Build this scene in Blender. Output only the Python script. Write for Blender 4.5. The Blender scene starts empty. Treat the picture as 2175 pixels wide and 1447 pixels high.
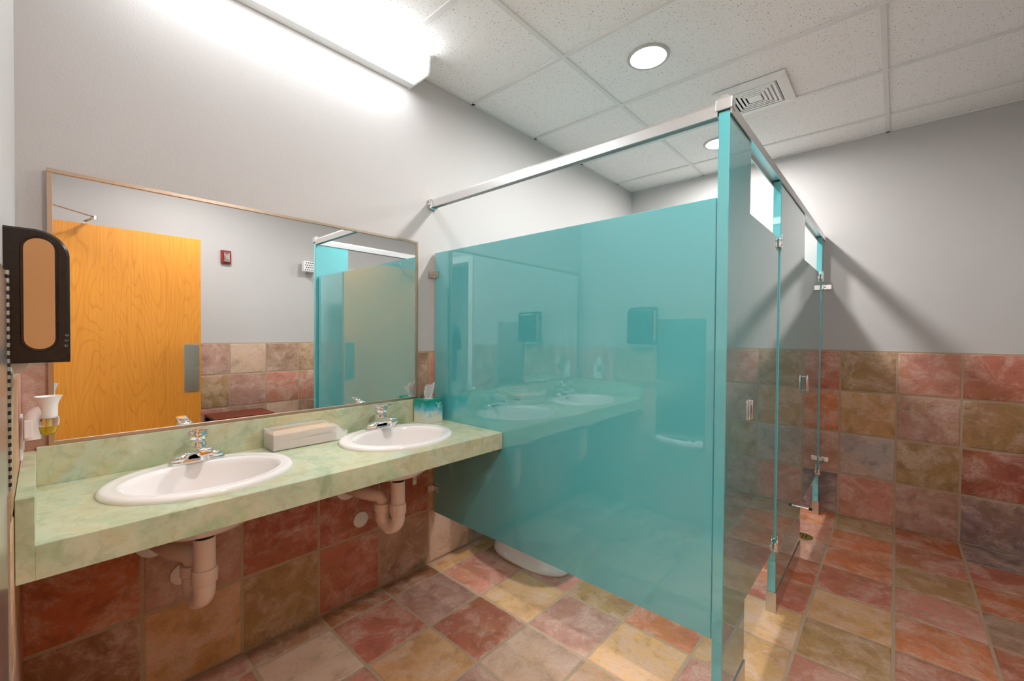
import bpy, bmesh, math, random
from mathutils import Vector, Matrix
random.seed(7)
PI = math.pi
scene = bpy.context.scene
COL = scene.collection

# ------------------------------------------------------------------ camera
def make_camera():
    yaw, pitch, roll = math.radians(42.061), math.radians(0.823), math.radians(0.41)
    f = Vector((math.cos(yaw)*math.cos(pitch), math.sin(yaw)*math.cos(pitch), -math.sin(pitch)))
    r = Vector((math.sin(yaw), -math.cos(yaw), 0)); u = r.cross(f)
    c, s = math.cos(roll), math.sin(roll)
    r2 = c*r + s*u; u2 = -s*r + c*u
    cd = bpy.data.cameras.new('camera'); cam = bpy.data.objects.new('camera', cd); COL.objects.link(cam)
    cd.sensor_fit = 'HORIZONTAL'; cd.sensor_width = 36.0; cd.lens = 902.19/2175*36.0; cd.clip_start = 0.01
    m = Matrix((r2, u2, -f)).transposed().to_4x4(); m.translation = Vector((0, 0, 1.306))
    cam.matrix_world = m; scene.camera = cam
make_camera()

# ------------------------------------------------------------------ world, exposure, lamp strengths
w = bpy.data.worlds.new('world'); scene.world = w; w.use_nodes = True
w.node_tree.nodes['Background'].inputs[0].default_value = (0.95, 0.97, 1.0, 1)
w.node_tree.nodes['Background'].inputs[1].default_value = 0.25
scene.view_settings.view_transform = 'Standard'; scene.view_settings.look = 'None'
scene.view_settings.gamma = 1.0; scene.view_settings.use_curve_mapping = False
scene.view_settings.exposure = 1.0
TUBE_STRENGTH = 5.6          # fluorescent lens
DOWN_STRENGTH = 230.0         # recessed downlights, the added entrance one included
HALL_FILL_STRENGTH = 18.0         # added, unseen corridor light

# ------------------------------------------------------------------ material helpers
def srgb(r, g, b):
    def c(v):
        v /= 255.0
        return v/12.92 if v <= .04045 else ((v+.055)/1.055)**2.4
    return (c(r), c(g), c(b), 1.0)

class NT:
    def __init__(self, name):
        self.m = bpy.data.materials.new(name); self.m.use_nodes = True
        self.t = self.m.node_tree; self.b = self.t.nodes['Principled BSDF']
    def n(self, typ, **kw):
        nd = self.t.nodes.new(typ)
        for k, v in kw.items():
            if k.startswith('i_'):
                key = k[2:]
                key = int(key) if key.isdigit() else key.replace('_', ' ')
                nd.inputs[key].default_value = v
            else: setattr(nd, k, v)
        return nd
    def l(self, a, b): self.t.links.new(a, b)
    def ramp(self, fac, stops, interp='LINEAR'):
        r = self.n('ShaderNodeValToRGB'); r.color_ramp.interpolation = interp
        els = r.color_ramp.elements
        while len(els) < len(stops): els.new(0.5)
        for e, (p, c) in zip(els, stops):
            e.position = p; e.color = c if len(c) == 4 else (c[0], c[1], c[2], 1)
        if fac is not None: self.l(fac, r.inputs[0])
        return r.outputs[0]
    def mix(self, fac, a, b, blend='MIX'):
        x = self.n('ShaderNodeMix', data_type='RGBA', blend_type=blend)
        for sock, v in ((x.inputs['Factor'], fac), (x.inputs[6], a), (x.inputs[7], b)):
            if isinstance(v, (int, float)): sock.default_value = v
            elif isinstance(v, tuple): sock.default_value = v
            else: self.l(v, sock)
        return x.outputs[2]
    def math(self, op, a, b=None, clamp=False):
        x = self.n('ShaderNodeMath', operation=op, use_clamp=clamp)
        for s, v in ((x.inputs[0], a), (x.inputs[1], b)):
            if v is None: continue
            if isinstance(v, (int, float)): s.default_value = v
            else: self.l(v, s)
        return x.outputs[0]
    def noise(self, vec, scale, detail=4, rough=.55, dist=0.0):
        x = self.n('ShaderNodeTexNoise'); x.inputs['Scale'].default_value = scale
        x.inputs['Detail'].default_value = detail; x.inputs['Roughness'].default_value = rough
        x.inputs['Distortion'].default_value = dist
        if vec is not None: self.l(vec, x.inputs['Vector'])
        return x.outputs['Fac']
    def bump(self, h, strength=.3, dist=.01):
        b = self.n('ShaderNodeBump'); b.inputs['Strength'].default_value = strength; b.inputs['Distance'].default_value = dist
        self.l(h, b.inputs['Height']); self.l(b.outputs[0], self.b.inputs['Normal'])
    def objco(self): return self.n('ShaderNodeTexCoord').outputs['Object']
    def setp(self, **kw):
        for k, v in kw.items(): self.b.inputs[k.replace('_', ' ')].default_value = v
        return self

def plain(name, col, rough=.5, metal=0.0, **kw):
    t = NT(name); t.setp(Base_Color=col, Roughness=rough, Metallic=metal)
    for k, v in kw.items(): t.b.inputs[k.replace('_', ' ')].default_value = v
    # a whisper of procedural unevenness in the gloss
    nz = t.noise(t.objco(), 40 if metal < .5 else 4, 3)
    dr = .03 if metal < .5 else .01
    mr = t.n('ShaderNodeMapRange'); mr.inputs[3].default_value = max(rough-dr, 0); mr.inputs[4].default_value = min(rough+dr, 1)
    t.l(nz, mr.inputs[0]); t.l(mr.outputs[0], t.b.inputs['Roughness'])
    return t.m

def emit(name, col, strength):
    t = NT(name); t.setp(Base_Color=(.8, .8, .8, 1), Emission_Color=col, Emission_Strength=strength, Roughness=.4)
    return t.m

def mat_paint():
    t = NT('wall_paint'); co = t.objco()
    n = t.noise(co, 3, 2)
    c = t.mix(n, srgb(200, 196, 194), srgb(195, 191, 189))
    t.l(c, t.b.inputs['Base Color']); t.setp(Roughness=.62)
    t.bump(t.noise(co, 160, 3, .6), .18, .003)
    return t.m

def mat_tile():
    t = NT('slate_look_tile')
    oi = t.n('ShaderNodeObjectInfo'); co = t.objco()
    off = t.n('ShaderNodeVectorMath', operation='SCALE'); off.inputs[3].default_value = 37.0
    cx = t.n('ShaderNodeCombineXYZ')
    t.l(oi.outputs['Random'], cx.inputs[0])
    t.l(t.math('FRACT', t.math('MULTIPLY', oi.outputs['Random'], 17.3)), cx.inputs[1])
    t.l(t.math('FRACT', t.math('MULTIPLY', oi.outputs['Random'], 91.7)), cx.inputs[2])
    t.l(cx.outputs[0], off.inputs[0])
    ad = t.n('ShaderNodeVectorMath', operation='ADD'); t.l(co, ad.inputs[0]); t.l(off.outputs[0], ad.inputs[1])
    v = ad.outputs[0]
    big = t.noise(v, 5.5, 4, .55, .3)
    mid = t.noise(v, 14, 8, .68, .35)
    cloud = t.noise(v, 7.0, 10, .72, .5)
    speck = t.noise(v, 60, 5, .7)
    fine = t.noise(v, 150, 3, .6)
    base = oi.outputs['Color']
    dark = t.mix(.55, base, srgb(74, 42, 30), 'MIX')
    ochre = t.mix(.55, base, srgb(176, 128, 76), 'MIX')
    rose = t.mix(.45, base, srgb(172, 110, 98), 'MIX')
    c = t.mix(t.ramp(big, [(.40, (0, 0, 0)), (.60, (1, 1, 1))]), rose, ochre)
    c = t.mix(t.ramp(t.noise(v, 3.2, 3, .5), [(.40, (.15, .15, .15)), (.62, (1, 1, 1))]), c, base)
    c = t.mix(t.ramp(mid, [(.32, (.7, .7, .7)), (.50, (0, 0, 0))]), c, dark)
    pale = t.mix(.28, srgb(222, 192, 176), base)
    pm = t.ramp(cloud, [(.46, (0, 0, 0)), (.53, (.42, .42, .42)), (.64, (1, 1, 1))])
    sp = t.ramp(speck, [(.36, (.35, .35, .35)), (.50, (1, 1, 1))])
    c = t.mix(t.mix(1.0, pm, sp, 'MULTIPLY'), c, pale)
    c = t.mix(t.ramp(fine, [(.3, (.25, .25, .25)), (.5, (0, 0, 0))]), c, dark)
    t.l(c, t.b.inputs['Base Color'])
    rr = t.n('ShaderNodeMapRange'); rr.inputs[3].default_value = .32; rr.inputs[4].default_value = .6
    t.l(mid, rr.inputs[0]); t.l(rr.outputs[0], t.b.inputs['Roughness'])
    t.setp(IOR=1.45)
    # slate relief: soft swells broken by stepped cleft lines
    vo = t.n('ShaderNodeTexVoronoi', feature='DISTANCE_TO_EDGE'); vo.inputs['Scale'].default_value = 7
    wv = t.n('ShaderNodeVectorMath', operation='ADD'); ns = t.n('ShaderNodeTexNoise'); ns.inputs['Scale'].default_value = 9; ns.inputs['Detail'].default_value = 6
    t.l(v, ns.inputs['Vector'])
    sc = t.n('ShaderNodeVectorMath', operation='SCALE'); sc.inputs[3].default_value = .22; t.l(ns.outputs['Color'], sc.inputs[0])
    t.l(v, wv.inputs[0]); t.l(sc.outputs[0], wv.inputs[1]); t.l(wv.outputs[0], vo.inputs['Vector'])
    cleft = t.ramp(vo.outputs['Distance'], [(0, (0, 0, 0)), (.025, (1, 1, 1))])
    h = t.math('ADD', t.math('ADD', t.math('MULTIPLY', cloud, .9), t.math('MULTIPLY', speck, .22)), t.math('MULTIPLY', cleft, .10))
    t.bump(h, .7, .008)
    return t.m

def mat_grout():
    t = NT('grout'); co = t.objco()
    c = t.mix(t.noise(co, 60, 4), srgb(172, 148, 122), srgb(192, 168, 140))
    t.l(c, t.b.inputs['Base Color']); t.setp(Roughness=.85); t.bump(t.noise(co, 250, 3), .3, .002)
    return t.m

def mat_ceiling_tile():
    t = NT('acoustic_ceiling_tile'); co = t.objco()
    v1 = t.noise(co, 150, 1.5, .5, .4)
    v2 = t.noise(co, 330, 1, .5)
    hole = t.math('MAXIMUM', t.ramp(v1, [(.66, (0, 0, 0)), (.69, (1, 1, 1))]), t.ramp(v2, [(.72, (0, 0, 0)), (.76, (.6, .6, .6))]))
    c = t.mix(hole, srgb(244, 242, 240), srgb(150, 142, 136))
    t.l(c, t.b.inputs['Base Color']); t.setp(Roughness=.95)
    b = t.n('ShaderNodeBump'); b.inputs['Strength'].default_value = .5; b.inputs['Distance'].default_value = .003; b.invert = True
    t.l(hole, b.inputs['Height']); t.l(b.outputs[0], t.b.inputs['Normal'])
    return t.m

def mat_laminate():
    t = NT('green_mottled_laminate'); co = t.objco()
    a = t.noise(co, 5.0, 3, .5, .6); b = t.noise(co, 8, 5, .58, .8); d = t.noise(co, 26, 6, .66, .8)
    c1 = t.ramp(a, [(.30, srgb(150, 172, 138)), (.42, srgb(180, 198, 164)), (.52, srgb(206, 210, 180)), (.60, srgb(200, 192, 146)), (.70, srgb(184, 206, 192))])
    c2 = t.ramp(b, [(.34, srgb(160, 172, 128)), (.46, srgb(202, 206, 178)), (.56, srgb(204, 196, 160)), (.68, srgb(166, 196, 146))])
    c = t.mix(.5, c1, c2)
    c = t.mix(t.ramp(d, [(.36, (.32, .32, .32)), (.48, (0, 0, 0))]), c, srgb(150, 148, 104))
    c = t.mix(t.ramp(d, [(.56, (0, 0, 0)), (.72, (.35, .35, .35))]), c, srgb(224, 226, 206))
    t.l(c, t.b.inputs['Base Color']); t.setp(Roughness=.38)
    t.bump(t.noise(co, 45, 5), .06, .002)
    return t.m

def mat_oak():
    t = NT('honey_oak_veneer'); co = t.objco()
    mp = t.n('ShaderNodeMapping'); mp.inputs['Scale'].default_value = (1.0, 1.0, .16); t.l(co, mp.inputs[0])
    n0 = t.noise(mp.outputs[0], 4.2, 2, .5, .4)
    fig = t.math('FRACT', t.math('MULTIPLY', n0, 26.0))
    fig = t.math('ABSOLUTE', t.math('SUBTRACT', fig, .5))
    mp2 = t.n('ShaderNodeMapping'); mp2.inputs['Scale'].default_value = (110, 110, 2.2); t.l(co, mp2.inputs[0])
    g = t.noise(mp2.outputs[0], 1.4, 4, .6)
    c = t.mix(t.noise(mp.outputs[0], 2.5, 2), srgb(236, 160, 62), srgb(228, 148, 48))
    c = t.mix(t.ramp(fig, [(.0, (.38, .38, .38)), (.16, (0, 0, 0))]), c, srgb(196, 112, 28))
    c = t.mix(t.ramp(g, [(.35, (.30, .30, .30)), (.6, (0, 0, 0))]), c, srgb(196, 110, 24))
    t.l(c, t.b.inputs['Base Color']); t.setp(Roughness=.35)
    return t.m

def mat_teal():
    t = NT('teal_gloss_laminate')
    t.setp(Base_Color=srgb(76, 190, 198), Roughness=0.0, IOR=2.0, Coat_Weight=1.0, Coat_IOR=1.8, Coat_Roughness=0.0)
    n = t.noise(t.objco(), 3, 2)
    t.l(t.mix(n, srgb(88, 186, 192), srgb(92, 189, 195)), t.b.inputs['Base Color'])
    return t.m

def mat_carton():
    t = NT('tissue_carton_print'); co = t.objco()
    sx = t.n('ShaderNodeSeparateXYZ'); t.l(co, sx.inputs[0])
    zz = t.math('DIVIDE', sx.outputs[2], .125)
    vo = t.n('ShaderNodeTexVoronoi'); vo.inputs['Scale'].default_value = 38; t.l(co, vo.inputs[0])
    grad = t.ramp(zz, [(0, srgb(228, 222, 204)), (.36, srgb(214, 220, 206)), (.46, srgb(120, 190, 205)), (.62, srgb(70, 178, 200)), (.76, srgb(24, 158, 150)), (1, srgb(10, 140, 122))])
    n = t.math('ADD', zz, t.math('MULTIPLY', t.math('SUBTRACT', t.n('ShaderNodeSeparateColor').outputs[0], .5), .0))
    sc = t.n('ShaderNodeSeparateColor'); t.l(vo.outputs['Color'], sc.inputs[0])
    z2 = t.math('ADD', zz, t.math('MULTIPLY', t.math('SUBTRACT', sc.outputs[0], .5), .36))
    g2 = t.ramp(z2, [(0, srgb(230, 226, 212)), (.34, srgb(226, 228, 216)), (.45, srgb(150, 205, 214)), (.62, srgb(84, 186, 206)), (.74, srgb(30, 160, 158)), (1, srgb(12, 142, 124))])
    t.l(t.mix(.6, grad, g2), t.b.inputs['Base Color']); t.setp(Roughness=.45)
    return t.m

M = {}
M['paint'] = mat_paint()
M['tile'] = mat_tile()
M['grout'] = mat_grout()
M['ctile'] = mat_ceiling_tile()
M['cgrid'] = plain('ceiling_grid_white', srgb(226, 225, 222), .5)
M['laminate'] = mat_laminate()
M['oak'] = mat_oak()
M['teal'] = mat_teal()
M['carton'] = mat_carton()
M['chrome'] = plain('chrome', (.86, .87, .88, 1), .07, 1.0)
M['alu'] = plain('anodised_aluminium', (.84, .84, .84, 1), .36, 1.0)
M['stainless'] = plain('brushed_stainless', (.62, .60, .57, 1), .28, 1.0)
M['bronze'] = plain('brushed_bronze_frame', srgb(196, 176, 156), .32, 1.0)
M['mirror'] = plain('mirror_silver', (.90, .92, .915, 1), .0, 1.0)
M['mirror'].node_tree.nodes['Principled BSDF'].inputs['Roughness'].default_value = 0
for l in list(M['mirror'].node_tree.links):
    if l.to_socket.name == 'Roughness': M['mirror'].node_tree.links.remove(l)
M['porcelain'] = plain('white_porcelain', srgb(250, 243, 240), .12, 0, IOR=1.55)
M['pvc'] = plain('cream_plastic_pipe', srgb(248, 226, 212), .38)
M['white'] = plain('white_plastic', srgb(240, 238, 238), .35)
M['metalwhite'] = plain('white_enamel', srgb(236, 236, 234), .4)
M['black'] = plain('black_plastic', srgb(22, 20, 22), .28)
M['rubber'] = plain('black_rubber', srgb(20, 20, 20), .6)
M['amber'] = plain('amber_smoked_window', srgb(196, 146, 98), .25)
M['paper'] = plain('white_tissue_paper', srgb(246, 244, 242), .85)
M['kraft'] = plain('folded_paper_towel', srgb(224, 182, 142), .85)
M['redlac'] = plain('red_brown_lacquer', srgb(128, 50, 26), .3)
M['redplastic'] = plain('red_plastic', srgb(150, 30, 24), .35)
M['darkmetal'] = plain('dark_iron', srgb(30, 26, 26), .5, .3)
M['cloth_dark'] = plain('navy_cloth', srgb(28, 34, 52), .85)
M['skin'] = plain('skin', srgb(205, 150, 122), .5)
M['hair'] = plain('dark_hair', srgb(40, 28, 20), .6)
M['brass'] = plain('aged_brass', srgb(176, 150, 70), .35, 1.0)
M['clearlens'] = plain('silvered_lens', (.8, .8, .8, 1), .1, 1.0)
M['dark'] = plain('dark_void', srgb(26, 24, 22), .8)
M['tube'] = emit('lit_fluorescent_lens', (.94, .975, 1, 1), TUBE_STRENGTH)
M['down'] = emit('lit_downlight_lens', (1, .98, .97, 1), DOWN_STRENGTH)
M['hall_fill'] = emit('added_corridor_glow', (1, .97, .93, 1), HALL_FILL_STRENGTH)
def _frost():
    t = NT('frosted_plastic'); t.setp(Base_Color=(.93, .93, .92, 1), Roughness=.3, IOR=1.3, Alpha=.34)
    t.bump(t.noise(t.objco(), 300, 2), .03, .001); return t.m
def _glass():
    t = NT('clear_glass'); t.setp(Base_Color=(1, 1, 1, 1), Roughness=.02, IOR=1.35, Transmission_Weight=1.0); return t.m
def _liquid():
    t = NT('yellow_oil'); t.setp(Base_Color=srgb(250, 214, 20), Roughness=.05, IOR=1.35, Transmission_Weight=.6); return t.m
M['frost'], M['glass'], M['liquid'] = _frost(), _glass(), _liquid()

# ------------------------------------------------------------------ mesh helpers
def obj(name, bm, mat, parent=None, smooth=False, auto=None):
    me = bpy.data.meshes.new(name)
    bmesh.ops.recalc_face_normals(bm, faces=bm.faces)
    bm.to_mesh(me); bm.free()
    if mat is not None: me.materials.append(M[mat] if isinstance(mat, str) else mat)
    if smooth:
        for p in me.polygons: p.use_smooth = True
    if auto is not None:
        for p in me.polygons: p.use_smooth = True
        me.set_sharp_from_angle(angle=math.radians(auto))
    o = bpy.data.objects.new(name, me); COL.objects.link(o)
    if parent is not None: o.parent = parent
    return o
def rebase(o, p):
    """put the object's origin at p (world) without moving its mesh"""
    o.data.transform(Matrix.Translation(-Vector(p))); o.location = p
    return o
def tag(o, label=None, cat=None, group=None, kind=None):
    if label: o['label'] = label
    if cat: o['category'] = cat
    if group: o['group'] = group
    if kind: o['kind'] = kind
    return o
def thing(name, label, cat, loc=(0, 0, 0), rotz=0, group=None):
    o = bpy.data.objects.new(name, None); COL.objects.link(o); o.empty_display_size = .05
    o.location = loc; o.rotation_euler = (0, 0, rotz)
    return tag(o, label, cat, group)
def dup(root, loc, label=None):
    r = root.copy(); COL.objects.link(r); r.location = loc
    if label: r['label'] = label
    for ch in list(root.children):
        c = ch.copy(); COL.objects.link(c); c.parent = r
        for g in list(ch.children):
            d = g.copy(); COL.objects.link(d); d.parent = c
    return r
def bx(bm, x0, x1, y0, y1, z0, z1, bev=0, seg=2):
    vs = [bm.verts.new(p) for p in ((x0,y0,z0),(x1,y0,z0),(x1,y1,z0),(x0,y1,z0),(x0,y0,z1),(x1,y0,z1),(x1,y1,z1),(x0,y1,z1))]
    fs = [bm.faces.new([vs[i] for i in q]) for q in ((0,3,2,1),(4,5,6,7),(0,1,5,4),(1,2,6,5),(2,3,7,6),(3,0,4,7))]
    if bev:
        es = list({e for f in fs for e in f.edges})
        bmesh.ops.bevel(bm, geom=es, offset=bev, segments=seg, affect='EDGES', profile=.6, clamp_overlap=True)
    return bm
def box(x0, x1, y0, y1, z0, z1, bev=0, seg=2): return bx(bmesh.new(), x0, x1, y0, y1, z0, z1, bev, seg)
def ring_loft(bm, rings, cap0=True, cap1=True, closed=True):
    R = [[bm.verts.new(p) for p in r] for r in rings]; n = len(R[0])
    for a, b in zip(R, R[1:]):
        for i in range(n if closed else n-1):
            j = (i+1) % n
            try: bm.faces.new((a[i], a[j], b[j], b[i]))
            except ValueError: pass
    if cap0: bm.faces.new(list(reversed(R[0])))
    if cap1: bm.faces.new(R[-1])
    return bm
def lathe(bm, prof, c=(0, 0, 0), axis='z', n=32, cap0=True, cap1=True):
    rings = []
    for r, h in prof:
        ring = []
        for i in range(n):
            a = 2*PI*i/n; u, v = r*math.cos(a), r*math.sin(a)
            p = {'z': (u, v, h), 'x': (h, u, v), 'y': (v, h, u)}[axis]
            ring.append((p[0]+c[0], p[1]+c[1], p[2]+c[2]))
        rings.append(ring)
    return ring_loft(bm, rings, cap0, cap1)
def sweep(bm, pts, rad, n=16, cap=True):
    pts = [Vector(p) for p in pts]; rings = []
    up = Vector((0, 0, 1)) if abs((pts[1]-pts[0]).normalized().z) < .9 else Vector((0, 1, 0))
    t0 = (pts[1]-pts[0]).normalized(); a = t0.cross(up).normalized()
    for i, p in enumerate(pts):
        t = ((pts[min(i+1, len(pts)-1)]-pts[i]).normalized() + (pts[i]-pts[max(i-1, 0)]).normalized()).normalized()
        a = (a - t*a.dot(t)).normalized(); b = t.cross(a)
        r = rad[i] if isinstance(rad, (list, tuple)) else rad
        if not isinstance(r, (list, tuple)): r = (r, r)
        rings.append([p + a*math.cos(2*PI*k/n)*r[0] + b*math.sin(2*PI*k/n)*r[1] for k in range(n)])
    return ring_loft(bm, rings, cap, cap)
def arc(c, u, v, r, a0, a1, n):
    c, u, v = Vector(c), Vector(u), Vector(v)
    return [c + u*r*math.cos(a0+(a1-a0)*i/n) + v*r*math.sin(a0+(a1-a0)*i/n) for i in range(n+1)]
def prism(bm, poly, axis, h0, h1):
    """extrude a 2D polygon; axis 'x': poly=(y,z), 'y': (x,z), 'z': (x,y)"""
    def P(p, h): return {'x': (h, p[0], p[1]), 'y': (p[0], h, p[1]), 'z': (p[0], p[1], h)}[axis]
    return ring_loft(bm, [[P(p, h0) for p in poly], [P(p, h1) for p in poly]])
def struct(name, bm, mat, parent=None):
    o = obj(name, bm, mat, parent)
    if parent is None: o['kind'] = 'structure'
    return o
def child_loop(name, bm, mat, parent, label=None, smooth=False, auto=None):
    o = obj(name, bm, mat, parent, smooth, auto)
    if label: o['label'] = label
    return o

# ------------------------------------------------------------------ dimensions (metres)
XL, XR, YA, YD, ZC = -0.05, 3.925, 1.96, -0.75, 2.723
TT = 1.205                                        # top of wall tile
P_X = 1.465; P_Y = 1.832; PITCH = 0.3075          # floor tile grid

# tile palette
TC = dict(red=srgb(160, 94, 76), brick=srgb(144, 76, 60), rust=srgb(160, 88, 50), orange=srgb(178, 106, 68), pink=srgb(176, 118, 102),
          mauve=srgb(158, 122, 108), olive=srgb(146, 118, 78), ochre=srgb(184, 142, 96), taupe=srgb(140, 112, 92), slate=srgb(112, 98, 98),
          beige=srgb(186, 160, 138), brown=srgb(128, 84, 54), yellow=srgb(178, 144, 98), grey=srgb(150, 142, 136))
PAL = list(TC)

def tile_mesh(wd, ht, seed):
    """a cushion-edged ceramic tile in the XY plane, top face at z=0, slightly wavy edges"""
    rnd = random.Random(seed); bm = bmesh.new(); n = 4
    def loop(ins, z, wob):
        pts = []
        corners = [(-wd/2+ins, -ht/2+ins), (wd/2-ins, -ht/2+ins), (wd/2-ins, ht/2-ins), (-wd/2+ins, ht/2-ins)]
        for k in range(4):
            a, b = corners[k], corners[(k+1) % 4]
            for i in range(2):
                t = i/2
                o = rnd.uniform(-wob, wob)
                nx, ny = (b[1]-a[1]), -(b[0]-a[0]); L = math.hypot(nx, ny)
                pts.append((a[0]+(b[0]-a[0])*t + nx/L*o, a[1]+(b[1]-a[1])*t + ny/L*o, z))
        return pts
    ring_loft(bm, [loop(0, -.007, .0009), loop(.0005, -.0035, .0009), loop(.004, -.0006, .0006), loop(.009, 0, .0006)], cap0=False, cap1=True)
    me = bpy.data.meshes.new('tile'); bmesh.ops.recalc_face_normals(bm, faces=bm.faces); bm.to_mesh(me); bm.free()
    me.materials.append(M['tile'])
    for p in me.polygons: p.use_smooth = True
    return me
_tm = {}
def get_tile(wd, ht):
    k0 = (round(wd, 3), round(ht, 3)); k = k0 + (random.randrange(3),)
    if k not in _tm: _tm[k] = tile_mesh(wd, ht, hash(k) & 0xffff)
    return _tm[k]
def put_tile(parent, center, rot, wd, ht, col):
    o = bpy.data.objects.new('tile', get_tile(wd, ht)); COL.objects.link(o); o.parent = parent
    o.location = center; o.rotation_euler = rot
    j = 1.6*random.uniform(.92, 1.08); c = TC[col] if isinstance(col, str) else col
    o.color = (min(c[0]*j, 1), min(c[1]*j*random.uniform(.97, 1.03), 1), min(c[2]*j, 1), 1)
    return o
GAP = 0.0085
def wall_tiles(parent, along, lines, plane, rot, rows, cols=None, skip=None):
    """along: 'x' or 'y'; lines: boundaries along the wall; rows: z boundaries; cols: {(ci, ri): colour}"""
    for ci in range(len(lines)-1):
        a, b = lines[ci], lines[ci+1]
        for ri in range(len(rows)-1):
            z0, z1 = rows[ri], rows[ri+1]
            if skip and skip((a+b)/2, (z0+z1)/2): continue
            wd, ht = abs(b-a)-GAP, z1-z0-GAP
            if wd < .01: continue
            c = (cols or {}).get((ci, ri), random.choice(PAL))
            m = (a+b)/2; zc = (z0+z1)/2
            put_tile(parent, (m, plane, zc) if along == 'x' else (plane, m, zc), rot, wd, ht, c)

# ------------------------------------------------------------------ the room shell
floor = struct('floor', box(XL, XR, YD, YA, -.06, -.0022), 'grout')
FCOL = {(0,0):'pink',(-1,0):'mauve',(-1,1):'red',(0,1):'yellow',(1,1):'pink',(0,2):'mauve',(1,2):'olive',(-1,2):'beige',(0,3):'ochre',(1,3):'orange',
        (1,4):'yellow',(0,4):'pink',(-1,3):'ochre',(-2,1):'ochre',(-2,0):'red',(-2,2):'mauve',(-3,0):'beige',(-3,1):'pink',
        (0,-1):'ochre',(-1,-1):'brown',(1,-1):'olive',(-2,-1):'brown',(-3,-1):'taupe',(1,0):'brown',
        (7,5):'olive',(6,5):'orange',(5,5):'orange',(4,5):'red',(3,5):'ochre',(2,5):'olive',(1,5):'pink',
        (7,6):'rust',(6,6):'red',(5,6):'olive',(4,6):'pink',(3,6):'orange',(2,6):'red',
        (7,7):'slate',(6,7):'red',(5,7):'rust',(4,7):'taupe',(3,7):'red',(2,7):'brick',
        (7,4):'orange',(6,4):'pink',(5,4):'mauve',(4,4):'rust',(3,4):'red',(2,4):'yellow'}
for k in range(-5, 8):
    x0, x1 = max(P_X+PITCH*k, XL), min(P_X+PITCH*(k+1), XR)
    for j in range(-1, 9):
        y1, y0 = min(P_Y-PITCH*j, YA-.01), max(P_Y-PITCH*(j+1), YD+.01)
        if x1-x0 < .02 or y1-y0 < .02: continue
        put_tile(floor, ((x0+x1)/2, (y0+y1)/2, 0), (0, 0, 0), x1-x0-GAP, y1-y0-GAP, FCOL.get((k, j), random.choice(PAL)))

rows = [0.0, .306, .607, .913, TT]
# mirror wall
wall_mirror_side = struct('wall_back', box(XL-.12, XR+.12, YA, YA+.12, -.06, ZC+.1), 'paint')
child_loop('grout_bed', box(XL, XR, YA-.0058, YA+.002, 0, TT+.004), 'grout', wall_mirror_side)
la = [XL] + [1.466-.3085*k for k in range(5, -1, -1) if 1.466-.3085*k > XL+.03] + [1.466+.3085*k for k in range(1, 9) if 1.466+.3085*k < XR-.03] + [XR]
CA = {(0,1):'rust',(0,0):'brown',(1,1):'mauve',(1,0):'ochre',(2,1):'brick',(2,0):'olive',(3,1):'brick',(3,0):'red',(4,1):'brick',(4,0):'taupe',
      (0,2):'mauve',(0,3):'mauve',(4,3):'taupe',(4,2):'taupe',(5,3):'pink',(5,2):'pink',(5,0):'beige',(6,0):'grey'}
# column 0 may be the sliver left of the sinks
if la[1]-la[0] < .15:
    CA = {(a+1, b): c for (a, b), c in CA.items()}
    CA[(0,0)] = 'brown'; CA[(0,1)] = 'brown'; CA[(0,2)] = 'mauve'; CA[(0,3)] = 'mauve'
wall_tiles(wall_mirror_side, 'x', la, YA-.008, (PI/2, 0, 0), rows, CA)
# far wall, right
wall_far = struct('wall_right', box(XR, XR+.12, YD-.12, YA+.12, -.06, ZC+.1), 'paint')
child_loop('grout_bed', box(XR-.0058, XR+.002, YD, YA, 0, TT+.004), 'grout', wall_far)
lb = [YD] + [.295-.3075*k for k in range(3, 0, -1)] + [.295+.3075*k for k in range(0, 6)] + [YA]
CB = {(4-1,3):'olive',(3,2):'ochre',(3,1):'grey',(3,0):'pink', (2,3):'pink',(2,2):'mauve',(2,1):'olive',(2,0):'mauve',
      (1,3):'red',(1,2):'olive',(1,1):'brick',(1,0):'slate',(4,3):'red',(4,2):'orange',(4,1):'mauve',(4,0):'slate', (0,3):'red',(0,2):'taupe',(0,1):'mauve',(0,0):'slate'}
wall_tiles(wall_far, 'y', lb, XR-.008, (PI/2, 0, -PI/2), rows, CB)
# wall behind the camera, seen in the mirror
wall_front = struct('wall_front', box(XL-.12, XR+.12, YD-.12, YD, -.06, ZC+.1), 'paint')
child_loop('grout_bed', box(XL, XR, YD-.002, YD+.0058, 0, TT+.004), 'grout', wall_front)
ld = [XL, .265] + [.565+.309*k for k in range(0, 11) if .565+.309*k < XR-.05] + [XR]
CD = {}
for ci in range(len(ld)-1):
    for ri in range(4): CD[(ci, ri)] = ['pink', 'mauve', 'taupe', 'mauve', 'pink', 'olive', 'beige'][(ci*3+ri*5) % 7]
wall_tiles(wall_front, 'x', ld, YD+.008, (PI/2, 0, PI), rows, CD)
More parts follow.
